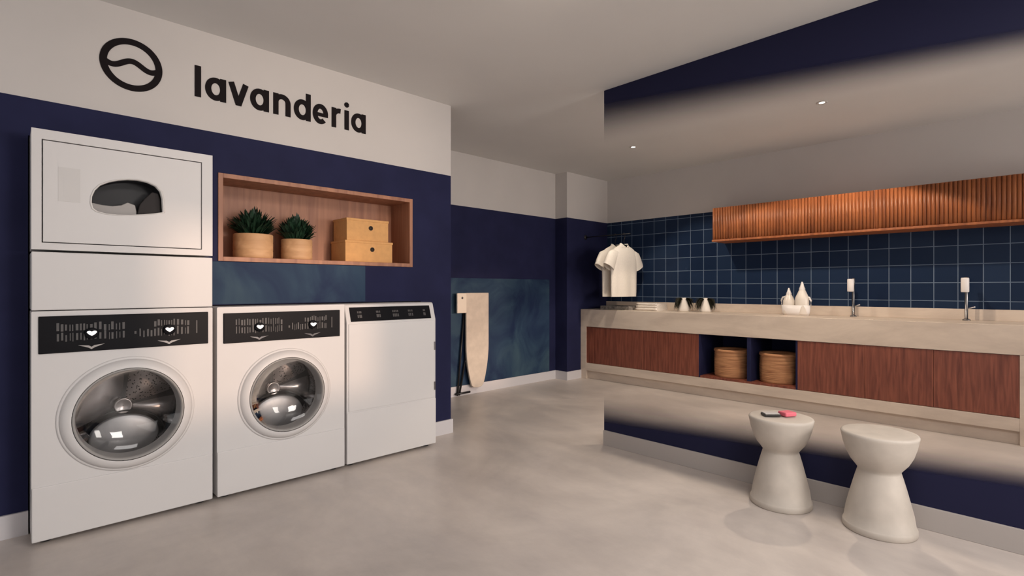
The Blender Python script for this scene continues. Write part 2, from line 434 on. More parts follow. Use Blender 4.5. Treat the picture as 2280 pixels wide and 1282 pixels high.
def porthole(root, cx, cz, R, spin=0.0, body=None):
    """drum, ring door and glass of a front loader; R = radius of the glass"""
    RO = R * 1.235
    y = YM
    b = BM()
    lathe(b, [(RO + .012, y + .001), (RO + .012, y - .004), (RO + .004, y - .007), (RO, y - .006), (RO, y - .012), (RO - .012, y - .026), (R + .022, y - .036), (R + .010, y - .036)], (cx, 0, cz), 'y', 72)
    obj('door', b, 'enamel', root)
    door = root.children[-1] if False else [c for c in COL.objects if c.parent == root and c.name.startswith('door')][-1]
    b = BM(); lathe(b, [(R + .008, y - .035), (R + .006, y - .038), (R + .001, y - .038), (R - .003, y - .030), (R - .003, y + .03), (R - .010, y + .05)], (cx, 0, cz), 'y', 72)
    obj('door_rim', b, 'door_grey', door)
    b = BM()
    lathe(b, [(R - .004, y - .022), (R * .90, y - .010), (R * .75, y + .006), (R * .5, y + .020), (R * .25, y + .027), (.002, y + .029)], (cx, 0, cz), 'y', 64)
    obj('door_glass', b, 'door_glass', door)
    YD = y + .235
    b = BM(); lathe(b, [(R - .006, y + .045), (R + .035, y + .055), (R + .045, y + .08), (R + .045, YD), (R * .3, YD + .012), (.002, YD + .012)], (cx, 0, cz), 'y', 64)
    dr = obj('drum', b, 'drum_perforated', root)
    b = BM(); lathe(b, [(R + .030, YD - .001), (R + .030, YD - .004), (.002, YD - .004)], (cx, 0, cz), 'y', 48)
    obj('drum_seal', b, 'rubber', dr)
    for k, (a0, a1, dm, mt) in enumerate(((-30, 6, .02, 'steel'), (14, 80, .028, 'drum_perforated'), (88, 206, .03, 'steel'))):
        b = BM(); sector(b, cx, cz, YD - .005, .045, R + .022, math.radians(a0 + spin), math.radians(a1 + spin), dm)
        obj('drum_panel', b, mt, dr)
    ca, sa = math.cos(math.radians(-88 + spin)), math.sin(math.radians(-88 + spin))
    px, pz = cx + .150 * ca, cz + .150 * sa
    def ovr(s_, yy): return [(px + .178 * s_ * math.cos(2 * PI * i / 48), yy, pz + .128 * s_ * math.sin(2 * PI * i / 48)) for i in range(48)]
    b = BM(); rings(b, [ovr(1.0, YD - .004), ovr(1.0, YD - .03), ovr(.95, YD - .034)], False, False); obj('drum_seal', b, 'rubber', dr)
    b = BM(); rings(b, [ovr(.83, YD - .032), ovr(.81, YD - .041), ovr(.77, YD - .044), ovr(.6, YD - .049), ovr(.3, YD - .053), ovr(.02, YD - .054)], False, True); o = obj('drum_panel', b, 'steel_bright', dr); o['label'] = 'bright domed lower drum plate'
    b = BM(); lathe(b, [(.040, YD - .004), (.040, YD - .026), (.036, YD - .030), (.030, YD - .026), (.002, YD - .024)], (cx, 0, cz), 'y', 36)
    obj('drum_hub', b, 'steel', dr)
    for k in range(3):                                              # lifter vanes on the drum wall
        a = math.radians(95 + 120 * k + spin); c, s = math.cos(a), math.sin(a); r1 = R + .044; r0 = R - .03
        b = BM(); rs = []
        for yy, h in ((y + .085, .2), (y + .11, 1), (YD - .03, 1), (YD - .012, .4)):
            rr = r1 - (r1 - r0) * h
            rs.append([(cx + r1 * c - .03 * s, yy, cz + r1 * s + .03 * c), (cx + rr * c - .012 * s, yy, cz + rr * s + .012 * c), (cx + rr * c + .012 * s, yy, cz + rr * s - .012 * c), (cx + r1 * c + .03 * s, yy, cz + r1 * s - .03 * c)])
        rings(b, rs); obj('drum_vane', b, 'steel', dr)

def control_panel(root, x0, x1, z0, z1, y=YM, rich=True):
    p = box('control_panel', x0, x1, y - .008, y + .012, z0, z1, 'panel_black', root, .003)
    w, h = x1 - x0, z1 - z0
    rnd = random.Random(int(x0 * 1000))
    b = BM(); yy = y - .0092
    def mark(u, v, du, dv): bx(b, x0 + w * u, x0 + w * (u + du), yy, yy + .002, z0 + h * v, z0 + h * (v + dv))
    u = .09
    while u < .46:                                                  # rows of printed programme marks
        d = rnd.choice((.006, .010, .014))
        mark(u, .56 + rnd.random() * .04, d, .16 + rnd.random() * .06); mark(u + .002, .29 + rnd.random() * .05, d * .8, .17 + rnd.random() * .08)
        u += d + rnd.choice((.008, .013))
    u = .55
    while u < .86:
        d = rnd.choice((.006, .010, .014))
        if u > .64: mark(u, .60 + rnd.random() * .05, d, .14 + rnd.random() * .05)
        mark(u, .31 + rnd.random() * .05, d * .8, .18 + rnd.random() * .08)
        u += d + rnd.choice((.008, .013))
    mark(.915, .35, .008, .4); mark(.52, .42, .012, .08)
    obj('panel_print', b, 'print_grey', p)
    for uu in (.275, .735):
        cxx, czz = x0 + w * uu, z0 + h * .50
        b = BM(); lathe(b, [(.026, yy + .002), (.026, yy - .010), (.022, yy - .013), (.002, yy - .013)], (cxx, 0, czz), 'y', 28)
        k = obj('selector_knob', b, 'panel_black', p)
        b = BM(); s = .019
        prism_y(b, [(cxx + s * px, czz + s * pz) for px, pz in ((-1, .25), (-.85, .55), (-.45, .62), (0, .42), (.45, .62), (.85, .55), (1, .25), (.55, -.28), (0, -.6), (-.55, -.28))], yy - .016, yy - .011)
        o = obj('indicator_lamp', b, 'lamp_white', p); o['label'] = 'small white lit indicator'
        b = BM(); zz = z0 + h * .115
        prism_y(b, [(cxx - .05, zz + .012), (cxx - .01, zz + .008), (cxx, zz + .001), (cxx + .01, zz + .008), (cxx + .05, zz + .013), (cxx + .012, zz - .002), (cxx, zz - .010), (cxx - .012, zz - .002)], yy - .001, yy + .002)
        o = obj('chevron_trim', b, 'chrome', p); o['label'] = 'chrome chevron below the knob'
    return p

def feet(root, x0, x1):
    for x in (x0 + .05, x1 - .05):
        for yy in (YM + .06, YM + .62):
            b = BM(); lathe(b, [(.022, 0), (.022, .008), (.012, .010), (.012, .022)], (x, yy, 0), 'z', 16, True, True); obj('foot', b, 'rubber', root)

def front_loader_body(root, x0, x1, z0, z1, y1, cx, cz, R):
    b = BM()
    face_with_hole(b, x0, x1, z0, z1, YM, cx, cz, R * 1.1)
    shell(b, x0, x1, YM, y1, z0, z1)
    bmesh.ops.remove_doubles(b, verts=b.verts[:], dist=1e-5)
    return obj('cabinet', b, 'enamel', root, .006, 3)

DEP = .70
# tower: dryer stacked on washer
X0, X1 = .078, .795
tw = thing('stacked_washer_dryer', ((X0 + X1) / 2, YM + .35, 0), 'tall white tower of dryer stacked on front-load washer at left end of the row', 'washing machine')
front_loader_body(tw, X0, X1, .020, 1.046, YM + DEP, .434, .541, .213)
porthole(tw, .434, .541, .213)
control_panel(tw, .101, .773, .855, 1.023)
b = BM(); bx(b, X0 + .001, X1 - .001, YM - .006, YM + .004, .022, .262)
obj('lower_panel', b, 'enamel', tw, .003)
feet(tw, X0, X1)
# upper dryer
b = BM(); bx(b, X0, X1, YM, YM + DEP, 1.050, 1.312); obj('middle_panel', b, 'enamel', tw, .004)
SHAPE = [(202, 452), (203, 436), (209, 420), (221, 407), (240, 399), (262, 395), (285, 395), (308, 398), (330, 405), (348, 416), (358, 430), (362, 447), (363, 465), (364, 481), (345, 482), (320, 481), (290, 479), (262, 477), (236, 474), (215, 469), (206, 463)]
# outline of the dryer window on the door plane, metres
WIN = [(.2845, 1.551), (.2863, 1.581), (.2967, 1.611), (.3172, 1.638), (.3494, 1.658), (.3868, 1.672), (.4262, 1.681), (.4662, 1.684), (.5063, 1.679), (.5415, 1.664), (.5620, 1.638), (.5700, 1.603), (.5717, 1.566), (.5735, 1.533), (.5390, 1.524), (.4900, 1.514), (.4350, 1.506), (.3850, 1.502), (.3400, 1.503), (.3060, 1.511), (.2905, 1.524)]
def ringframe(bm, x0, x1, z0, z1, y, hole):
    """sheet x0..x1 by z0..z1 with a polygonal hole"""
    cx = sum(p[0] for p in hole) / len(hole); cz = sum(p[1] for p in hole) / len(hole)
    I = [bm.verts.new((x, y, z)) for x, z in hole]
    out = []
    for x, z in hole:
        dx, dz = x - cx, z - cz
        t = min(((x1 - cx) / dx) if dx > 1e-9 else ((x0 - cx) / dx) if dx < -1e-9 else 1e9, ((z1 - cz) / dz) if dz > 1e-9 else ((z0 - cz) / dz) if dz < -1e-9 else 1e9)
        out.append((cx + t * dx, y, cz + t * dz))
    O = [bm.verts.new(p) for p in out]; n = len(hole)
    for i in range(n):
        j = (i + 1) % n; p, q = out[i], out[j]
        same = abs(p[0] - q[0]) < 1e-6 or abs(p[2] - q[2]) < 1e-6
        if same: bm.faces.new((I[i], I[j], O[j], O[i]))
        else:
            xx = x0 if min(p[0], q[0]) < x0 + 1e-6 else x1; zz = z0 if min(p[2], q[2]) < z0 + 1e-6 else z1
            bm.faces.new((I[i], I[j], O[j], bm.verts.new((xx, y, zz)), O[i]))
    return I
DX0, DX1, DZ0, DZ1 = .116, .741, 1.357, 1.812
b = BM(); bx(b, X0, DX0 - .004, YM, YM + DEP, 1.322, 1.860); bx(b, DX1 + .004, X1, YM, YM + DEP, 1.322, 1.860)
bx(b, DX0 - .004, DX1 + .004, YM, YM + DEP, 1.322, DZ0 - .004); bx(b, DX0 - .004, DX1 + .004, YM, YM + DEP, DZ1 + .004, 1.860)
bx(b, DX0 - .004, DX1 + .004, YM + .35, YM + DEP, DZ0 - .004, DZ1 + .004)
obj('dryer_cabinet', b, 'enamel', tw)
b = BM(); I = ringframe(b, DX0, DX1, DZ0, DZ1, YM + .001, WIN)
fs = b.faces[:]; r = bmesh.ops.extrude_face_region(b, geom=fs); bmesh.ops.translate(b, verts=[g for g in r['geom'] if isinstance(g, bmesh.types.BMVert)], vec=(0, .022, 0))
dd = obj('dryer_door', b, 'enamel', tw, .002)
b = BM(); r0 = [(x, YM + .001, z) for x, z in WIN]; cxw, czw = .43, 1.59
grow = lambda s, y: [(cxw + (x - cxw) * s, y, czw + (z - czw) * s) for x, z in WIN]
rings(b, [grow(1.035, YM), grow(1.02, YM - .005), grow(.985, YM - .005), grow(.97, YM + .02)], False, False)
obj('window_trim', b, 'enamel_edge', dd)
b = BM(); rings(b, [grow(.985, YM + .02), grow(.985, YM + .12)], False, True); obj('window_recess', b, 'dark_glass', dd)
b = BM()                                                           # pale drum lip seen low in the window
low = [(.288, 1.556), (.33, 1.549), (.37, 1.548), (.405, 1.556), (.43, 1.572), (.46, 1.562), (.466, 1.53), (.466, 1.513), (.40, 1.507), (.35, 1.507), (.312, 1.514), (.292, 1.53)]
rings(b, [[(x, YM + .04, z) for x, z in low], [(x, YM + .075, z) for x, z in low]], True, True); o = obj('drum_lip', b, 'lip_grey', dd, .003); o['label'] = 'pale metal drum lip'
b = BM(); fil = [(.468, 1.516), (.567, 1.53), (.566, 1.60), (.555, 1.63), (.53, 1.635), (.50, 1.60), (.478, 1.565)]
rings(b, [[(x, YM + .03, z) for x, z in fil], [(x, YM + .06, z) for x, z in fil]], True, True); obj('lint_screen', b, 'lint_mesh', dd, .003)
b = BM(); bx(b, .168, .246, YM - .0005, YM + .003, 1.545, 1.70); bx(b, .186, .206, YM - .001, YM + .003, 1.57, 1.67)
o = obj('sticker', b, 'sticker', dd); o['label'] = 'faint grey sticker'

# second washer
X0, X1 = .817, 1.547
w2 = thing('front_load_washer', ((X0 + X1) / 2, YM + .35, 0), 'white front-load washer with round door, between the tower and the flat-fronted machine', 'washing machine')
front_loader_body(w2, X0, X1, .020, 1.046, YM + DEP, 1.185, .530, .206)
porthole(w2, 1.185, .530, .206, 8)
control_panel(w2, .847, 1.513, .847, 1.012)
b = BM(); bx(b, X0 + .001, X1 - .001, YM - .006, YM + .004, .022, .262); obj('lower_panel', b, 'enamel', w2, .003)
feet(w2, X0, X1)

# third machine, flat front
X0, X1 = 1.562, 2.254
w3 = thing('laundry_dryer', ((X0 + X1) / 2, YM + .35, 0), 'white flat-fronted machine without a porthole, right end of the row', 'dryer')
b = BM()
prof = [(YM, .020), (YM + DEP, .020), (YM + DEP, 1.046), (YM + .05, 1.046), (YM + .036, 1.040), (YM, .925)]
rings(b, [[(X0, y, z) for y, z in prof], [(X1, y, z) for y, z in prof]], True, True)
for f in b.faces: f.smooth = False
obj('cabinet', b, 'enamel', w3, .006, 3)
b = BM(); pr = [(YM - .003, .932), (YM + .026, 1.024), (YM + .040, 1.024), (YM + .012, .932)]
rings(b, [[(X0 + .03, y, z) for y, z in pr], [(X1 - .04, y, z) for y, z in pr]], True, True)
for f in b.faces: f.smooth = False
cp = obj('control_panel', b, 'panel_black', w3, .002)
b = BM()
for u in (.08, .10, .115, .30, .315, .335, .50, .52, .54, .56, .70, .72, .745, .90, .915):
    x = X0 + .03 + (X1 - X0 - .07) * u
    for (za, zb) in ((.955, .975), (.985, .998)):
        ya = YM - .003 + (za - .932) / .092 * .029; yb = YM - .003 + (zb - .932) / .092 * .029
        rings(b, [[(x, ya - .0015, za), (x + .008, ya - .0015, za), (x + .008, yb - .0015, zb), (x, yb - .0015, zb)], [(x, ya + .002, za), (x + .008, ya + .002, za), (x + .008, yb + .002, zb), (x, yb + .002, zb)]])
obj('panel_print', b, 'print_grey', cp)
b = BM(); bx(b, X0 + .012, X1 - .012, YM - .005, YM + .004, .356, .918)
dw = obj('door', b, 'enamel', w3, .003)
for z in (.44, .73):
    b = BM(); bx(b, X1 - .020, X1 - .006, YM - .008, YM, z - .03, z + .03); obj('hinge', b, 'steel_dark', dw, .002)
b = BM(); bx(b, X0 + .001, X1 - .001, YM - .004, YM + .004, .022, .348); obj('lower_panel', b, 'enamel', w3, .003)
feet(w3, X0, X1)

# ------------------------------------------------------------------ lettering and emblem on the white band
def stroke(bm, pts, w, y, t=.004, z0=0):
    """flat band of width w along pts in the X-Z plane"""
    P = [Vector((p[0], p[1])) for p in pts]; L, R_ = [], []
    for i, p in enumerate(P):
        d = (P[min(i + 1, len(P) - 1)] - P[max(i - 1, 0)]).normalized(); n = Vector((-d.y, d.x))
        L.append(p + n * w / 2); R_.append(p - n * w / 2)
    for i in range(len(P) - 1):
        q = [L[i], L[i + 1], R_[i + 1], R_[i]]
        a = [bm.verts.new((v.x, y - t, v.y)) for v in q]; c = [bm.verts.new((v.x, y, v.y)) for v in q]
        bm.faces.new(a); bm.faces.new(c[::-1])
        for k in range(4): bm.faces.new((a[(k + 1) % 4], a[k], c[k], c[(k + 1) % 4]))
def arc(cx, cz, rx, rz, a0, a1, n=28):
    return [(cx + rx * math.cos(math.radians(a0 + (a1 - a0) * i / n)), cz + rz * math.sin(math.radians(a0 + (a1 - a0) * i / n))) for i in range(n + 1)]
em = BM(); ex, ez = .470, 2.312
stroke(em, arc(ex, ez, .119, .119, 0, 360, 64), .031, YA)
wave = [(ex - .119 + .238 * i / 30, ez + .001 + .018 * math.cos((i / 30 - .50) * 2 * PI * 1.45)) for i in range(31)]
stroke(em, wave, .027, YA, .0045)
tag(obj('wall_emblem', em, 'lettering_black'), 'black round emblem with a wavy line across, left of the wall lettering', 'emblem')

wl = thing('wall_lettering', (1.28, YA, 2.20), 'black lettering lavanderia on the white wall band above the machines', 'sign')
ZB, XH, AS, SW = 2.224, .131, .174, .031     # baseline, x height, ascender, stroke
def letter(fn):
    b = BM(); fn(b); obj('letter', b, 'lettering_black', wl)
def L_bowl(b, cx, rx=.0385): stroke(b, arc(cx, ZB + XH / 2, rx, XH / 2 - SW / 2, 0, 360, 40), SW, YA)
def L_stem(b, x, z0=ZB, z1=ZB + XH): stroke(b, [(x, z0), (x, z1)], SW, YA, .0045)
def l_(x): letter(lambda b: L_stem(b, x, ZB, ZB + AS))
def a_(x): letter(lambda b: (L_bowl(b, x), L_stem(b, x + .0385)))
def d_(x): letter(lambda b: (L_bowl(b, x), L_stem(b, x + .0385, ZB, ZB + AS)))
def v_(x): letter(lambda b: (stroke(b, [(x - .040, ZB + XH), (x, ZB + .004)], SW, YA), stroke(b, [(x + .040, ZB + XH), (x, ZB + .004)], SW, YA, .0045), stroke(b, [(x - .015, ZB + .012), (x + .015, ZB + .012)], .024, YA, .0035)))
def n_(x): letter(lambda b: (L_stem(b, x - .037), stroke(b, arc(x, ZB + XH - SW / 2 - .037, .037, .037, 180, 0, 24), SW, YA), L_stem(b, x + .037, ZB, ZB + XH - SW / 2 - .037)))
def e_(x): letter(lambda b: (stroke(b, arc(x, ZB + XH / 2, .036, XH / 2 - SW / 2, 0, 312, 40), SW, YA), stroke(b, [(x - .03, ZB + XH / 2 - .004), (x + .0505, ZB + XH / 2 - .004)], .023, YA, .0045)))
def r_(x): letter(lambda b: (L_stem(b, x), stroke(b, arc(x + .040, ZB + XH - SW / 2 - .040, .040, .040, 170, 80, 16), SW, YA)))
def i_(x): letter(lambda b: (L_stem(b, x), stroke(b, arc(x, ZB + XH + .038, .0085, .0085, 0, 360, 20), .018, YA)))
l_(.773); a_(.863); v_(.984); a_(1.102); n_(1.234); d_(1.361); e_(1.480); r_(1.572); i_(1.663); a_(1.750)

# ------------------------------------------------------------------ niche shelf and what stands on it
nb = thing('recessed_shelf', ((NX0 + NX1) / 2, YA + .12, NZ0), 'open wooden niche shelf set in the navy wall above the machines', 'shelf')
FT, ND = .027, 3.60
g = .001
for nm, q in (('side_panel', (NX0 + g, NX0 + FT, YA - .006, ND, NZ0 + g, NZ1 - g)), ('side_panel', (NX1 - FT, NX1 - g, YA - .006, ND, NZ0 + g, NZ1 - g)),
              ('top_panel', (NX0 + FT, NX1 - FT, YA - .006, ND, NZ1 - FT, NZ1 - g)), ('bottom_panel', (NX0 + FT, NX1 - FT, YA - .006, ND, NZ0 + g, NZ0 + FT)),
              ('back_panel', (NX0 + g, NX1 - g, ND, ND + .015, NZ0 + g, NZ1 - g))):
    box(nm, *q, 'wood_niche', nb, .0012)
NZ = NZ0 + FT

def leaves(bm, c, n, rad, hmin, hmax, wid, rnd, droop=.0, ymin=None, ymax=None):
    for _ in range(n):
        a = rnd.random() * 2 * PI; q = rnd.random() ** .6
        p0 = Vector((c[0] + .35 * rad * q * math.cos(a), c[1] + .35 * rad * q * math.sin(a), c[2]))
        out = rad * q * (.8 + .3 * rnd.random()); h = (hmin + (hmax - hmin) * rnd.random()) * (1.0 - .35 * q)
        p2 = Vector((c[0] + out * math.cos(a), c[1] + out * math.sin(a), c[2] + h * (1 - droop * q)))
        if ymin is not None: p2.y = min(max(p2.y, ymin), ymax)
        p1 = (p0 + p2) / 2 + Vector((0, 0, h * .28))
        sd = Vector((-math.sin(a + rnd.random()), math.cos(a + rnd.random()), 0)) * wid * (.7 + .6 * rnd.random())
        prev = None
        for i in range(5):
            t = i / 4; p = p0 * (1 - t) ** 2 + p1 * 2 * t * (1 - t) + p2 * t * t
            k = (.55, 1, 1.05, .8, .06)[i]
            cur = (bm.verts.new(p - sd * k), bm.verts.new(p + Vector((0, 0, .002))), bm.verts.new(p + sd * k))
            if prev:
                for u in (0, 1): bm.faces.new((prev[u], prev[u + 1], cur[u + 1], cur[u])).smooth = True
            prev = cur

def niche_plant(x, y, r, h, fh, label, seed):
    t = thing('potted_plant', (x, y, NZ), label, 'potted plant', 'bushy plants in wooden pots in the niche')
    b = BM(); lathe(b, [(.002, 0), (r - .006, 0), (r - .002, .004), (r, .02), (r, h * .30), (r - .002, h * .33), (r, h * .36), (r, h * .64), (r - .002, h * .67), (r, h * .70), (r, h - .004), (r - .004, h), (r - .012, h), (r - .014, h - .03), (.002, h - .03)], (x, y, NZ), 'z', 48)
    obj('pot', b, 'wood_pot', t)
    b = BM(); lathe(b, [(.002, h - .018), (r - .013, h - .02)], (x, y, NZ), 'z', 32); obj('soil', b, 'soil', t)
    b = BM(); rnd = random.Random(seed)
    leaves(b, (x, y, NZ + h - .02), 520, r * 1.30, fh * .55, fh * 1.32, .0095, rnd, .15, YA - .03, ND - .01)
    obj('foliage', b, 'leaf_green', t)
niche_plant(1.106, 3.470, .113, .150, .165, 'larger bushy green plant in a wide wooden pot, at the left end of the niche', 3)
niche_plant(1.376, 3.470, .096, .135, .165, 'smaller bushy green plant in a narrower wooden pot, next to the cardboard boxes', 5)

def card_box(x0, x1, y0, y1, z0, z1, label):
    t = thing('storage_box', ((x0 + x1) / 2, (y0 + y1) / 2, z0), label, 'box', 'cardboard boxes stacked in the niche')
    b = BM(); bx(b, x0, x1, y0, y1, z0, z1 - .002); obj('box_body', b, 'cardboard', t, .003)
    b = BM(); bx(b, x0 - .003, x1 + .003, y0 - .003, y1 + .003, z1 - .016, z1); obj('lid', b, 'cardboard', t, .002)
    cx = (x0 + x1) / 2 + .02; cz = (z0 + z1) / 2 + .016
    b = BM(); lathe(b, [(.016, y0 - .001), (.016, y0 - .004), (.011, y0 - .004), (.011, y0 - .0015), (.001, y0 - .0015)], (cx, 0, cz), 'y', 24); o = obj('finger_hole', b, 'hole_dark', t); o['label'] = 'dark round finger hole'
card_box(1.665, 2.030, 3.366, 3.585, NZ, NZ + .148, 'lower cardboard box of the stack of two in the niche')
card_box(1.678, 2.000, 3.372, 3.575, NZ + .1482, NZ + .302, 'upper cardboard box resting on the lower one in the niche')

# ------------------------------------------------------------------ ironing board against the back wall
ib = thing('ironing_board', (3.66, YB - .05, 0), 'beige ironing board standing upright against the navy back wall', 'ironing board')
YI = YB - .055
outl = [(3.515, 1.098), (3.832, 1.098)]
half = []
def bw(z):                                                         # half width at height z
    if z > .55: return .1585
    t = (z - .10) / .45
    return .080 + (.1585 - .080) * math.sin(PI / 2 * max(0, t)) ** .8
zs = [.10 + i * (1.098 - .10) / 40 for i in range(41)]
cxm = 3.6735
b = BM(); poly = [(cxm + bw(z), z) for z in zs] + [(cxm - bw(z), z) for z in reversed(zs)]
# rounded tip
poly = poly[:-1] + [(cxm - bw(.10), .10), (cxm - .055, .080), (cxm, .073), (cxm + .055, .080)]
prism_y(b, poly, YI - .022, YI + .004); obj('board_cover', b, 'board_cloth', ib, .006, 3)
b = BM(); prism_y(b, [(cxm + (x - cxm) * .94, .09 + (z - .09) * .985) for x, z in poly], YI + .004, YI + .014); obj('board_base', b, 'steel_dark', ib)
b = BM(); bx(b, 3.388, 3.513, YI - .030, YI - .006, .886, 1.096); obj('iron_rest', b, 'board_tab', ib, .006)
b = BM()
for s in (-.06, .07): tube(b, [(3.44 + s * .2, YI + .022, .012), (3.58 + s, YI + .022, .9)], .010)
tube(b, [(3.40, YI + .022, .03), (3.60, YI + .022, .03)], .011)
obj('folded_legs', b, 'black_metal', ib)
b = BM(); lathe(b, [(.001, YI - .032), (.012, YI - .034), (.012, YI - .028)], (3.452, 0, 1.045), 'y', 16); o = obj('hook_button', b, 'steel_dark', ib)

# ------------------------------------------------------------------ counter along the tiled wall
XF = 5.30
ct = thing('counter_unit', (5.58, 2.2, 0), 'long stone counter with red-brown wooden fronts under the tiled wall', 'counter')
CB = XT - .001
b = BM(); bx(b, XF, CB, .12, 4.228, .66, .88); obj('countertop', b, 'counter_stone', ct, .003)
b = BM(); bx(b, XT - .03, CB, .12, 4.228, .88, .972); obj('upstand', b, 'counter_stone', ct, .002)
b = BM(); bx(b, XF, CB, 4.14, 4.228, .0, .66); obj('end_panel', b, 'counter_stone', ct, .002)
b = BM(); bx(b, XF, CB, .12, .18, .0, .66); obj('end_panel', b, 'counter_stone', ct, .002)
b = BM(); bx(b, XF, CB, .18, 4.14, .105, .200); obj('bottom_slab', b, 'counter_stone', ct, .002)
b = BM(); bx(b, XF + .04, CB - .01, .18, 4.14, .0, .105); obj('plinth', b, 'counter_stone', ct)
DXF = XF + .008
for y0, y1 in ((2.640, 3.312), (3.316, 4.138), (.182, .672), (.676, 1.135), (1.139, 1.668)):
    box('door', DXF, DXF + .02, y0 - .0012, y1 + .0012, .203, .657, 'wood_red', ct, .0015)
OY0, OY1 = 1.67, 2.638
for ya, yb in ((OY0 - .002, OY0 + .016), (OY1 - .016, OY1 + .002)): box('side_panel', XF + .01, CB - .02, ya, yb, .2, .66, 'navy_paint', ct)
box('divider', XF + .012, CB - .02, 2.095, 2.135, .222, .66, 'navy_paint', ct, .001)
box('shelf_back', CB - .02, CB - .005, OY0, OY1, .2, .66, 'navy_paint', ct)
o = box('shelf_board', XF + .004, CB - .02, OY0 + .016, OY1 - .016, .2002, .222, 'wood_red', ct, .001)

def basket(y, label):
    x = 5.51; z = .222; r = .172
    t = thing('wicker_basket', (x, y, z), label, 'basket', 'round wicker baskets in the open bay of the counter')
    b = BM(); prof = [(.002, 0), (r * .95, 0)]; n = 15
    for i in range(n + 1):
        u = i / n; rr = r * (.975 + .025 * math.sin(PI * u))
        prof += [(rr - .003, .262 * u + .004), (rr + .003, .262 * u + .011)]
    prof += [(r * .92, .275), (r * .90, .05), (.002, .04)]
    lathe(b, prof, (x, y, z), 'z', 48); obj('basket_body', b, 'wicker', t)
    b = BM(); lathe(b, [(r * .90, .262), (r * 1.0, .258), (r * 1.03, .272), (r * 1.0, .288), (r * .90, .286)], (x, y, z), 'z', 48); obj('rim', b, 'wicker', t)
basket(2.372, 'wicker basket in the bay beside the left run of doors, left one of the pair')
basket(1.905, 'wicker basket in the bay beside the right run of doors, right one of the pair')

# wall cabinet with fluted front
wc = thing('wall_cabinet', (5.72, 1.2, 1.655), 'long orange-brown wall cabinet with fluted front above the tiles', 'cabinet')
CX = 5.555; CY0, CY1, CZ0, CZ1 = -.35, 2.607, 1.655, 2.022
box('cabinet_body', CX + .012, CB, CY0, CY1, CZ0 + .02, CZ1, 'wood_orange', wc, .001)
box('bottom_board', CX - .006, CB, CY0, CY1 + .002, CZ0, CZ0 + .0198, 'wood_orange', wc, .002)
edges = [CY0, .38, 1.12, 1.86, CY1]
for a, c in zip(edges, edges[1:]):
    b = BM(); y = a + .002; n = int(round((c - a - .004) / .0285)); w = (c - a - .004) / n
    for i in range(n):
        yy = y + i * w; rs = []
        sec = [(CX + .012, yy + .0005), (CX + .006, yy + .0015), (CX + .001, yy + w * .22), (CX, yy + w * .5), (CX + .001, yy + w * .78), (CX + .006, yy + w - .0015), (CX + .012, yy + w - .0005)]
        rings(b, [[(px, py, CZ0 + .022) for px, py in sec], [(px, py, CZ1 - .002) for px, py in sec]])
    obj('fluted_door', b, 'wood_orange', wc)

# ------------------------------------------------------------------ things on the counter
ZC = .8802
def faucet(y):
    x = 5.755
    t = thing('tall_faucet', (x, y, ZC), 'x', 'faucet', 'tall faucets behind the counter sinks')
    b = BM(); lathe(b, [(.002, 0), (.027, 0), (.027, .007), (.020, .012), (.011, .016), (.011, .30), (.014, .305), (.014, .355), (.010, .362), (.002, .363)], (x, y, ZC), 'z', 24); o = obj('stem', b, 'steel_dark', t)
    b = BM(); tube(b, [(x, y, ZC + .335), (x - .05, y, ZC + .345), (x - .085, y, ZC + .325), (x - .095, y, ZC + .29)], .012, 12); obj('spout', b, 'chrome', t)
    b = BM(); lathe(b, [(.002, .235), (.024, .236), (.027, .242), (.027, .345), (.024, .354), (.002, .355)], (x - .095, y, ZC), 'z', 24); o = obj('spray_head', b, 'white_plastic', t); o['label'] = 'white spray head'
    b = BM(); tube(b, [(x, y - .012, ZC + .10), (x, y - .055, ZC + .115)], .006, 8); obj('lever', b, 'chrome', t)
    return t
f1 = faucet(1.325); f1['label'] = 'tall faucet with white head nearest to the white bottles'
f2 = copy_tree(f1, (5.755, .515, ZC)); f2['label'] = 'tall faucet with white head nearest the right end of the counter'

# bottles standing in a white basket
hb = thing('bottle_basket', (5.66, 1.80, ZC), 'white basket with round holes holding two white bottles on the counter', 'basket')
def oval(cx, cy, rx, ry, z, n=32): return [(cx + rx * math.cos(2 * PI * i / n), cy + ry * math.sin(2 * PI * i / n), z) for i in range(n)]
b = BM(); cx, cy = 5.66, 1.795
rings(b, [oval(cx, cy, .062, .116, ZC), oval(cx, cy, .068, .126, ZC + .03), oval(cx, cy, .072, .134, ZC + .10), oval(cx, cy, .066, .128, ZC + .10), oval(cx, cy, .060, .116, ZC + .008)], True, True)
obj('basket_body', b, 'white_plastic', hb)
for sgn in (-1, 1):
    b = BM(); yy = cy + sgn * .118
    pts = [(cx - .045, yy, ZC + .095), (cx - .047, yy, ZC + .145), (cx - .03, yy, ZC + .175), (cx, yy, ZC + .183), (cx + .03, yy, ZC + .175), (cx + .047, yy, ZC + .145), (cx + .045, yy, ZC + .095)]
    pts = [(cx + (p[0] - cx) * .3, yy + (p[0] - cx) * .9 * 1.0 - sgn * .02, p[2]) for p in pts]
    tube(b, pts, .009, 10); obj('handle', b, 'white_plastic', hb)
def bottle(y, r, h, label):
    x = 5.66; z = ZC + .009
    t = thing('bottle', (x, y, z), label, 'bottle', 'white bottles standing in the white basket')
    b = BM(); lathe(b, [(.002, 0), (r * .94, 0), (r, .008), (r, h * .46), (r * .95, h * .52), (r * .78, h * .60), (r * .55, h * .70), (r * .42, h * .76), (.002, h * .765)], (x, y, z), 'z', 32); obj('bottle_body', b, 'ceramic', t)
    b = BM(); lathe(b, [(r * .44, h * .755), (r * .44, h * .79), (r * .30, h * .86), (r * .16, h * .96), (r * .10, h), (.002, h)], (x, y, z), 'z', 24); obj('nozzle_cap', b, 'white_plastic', t)
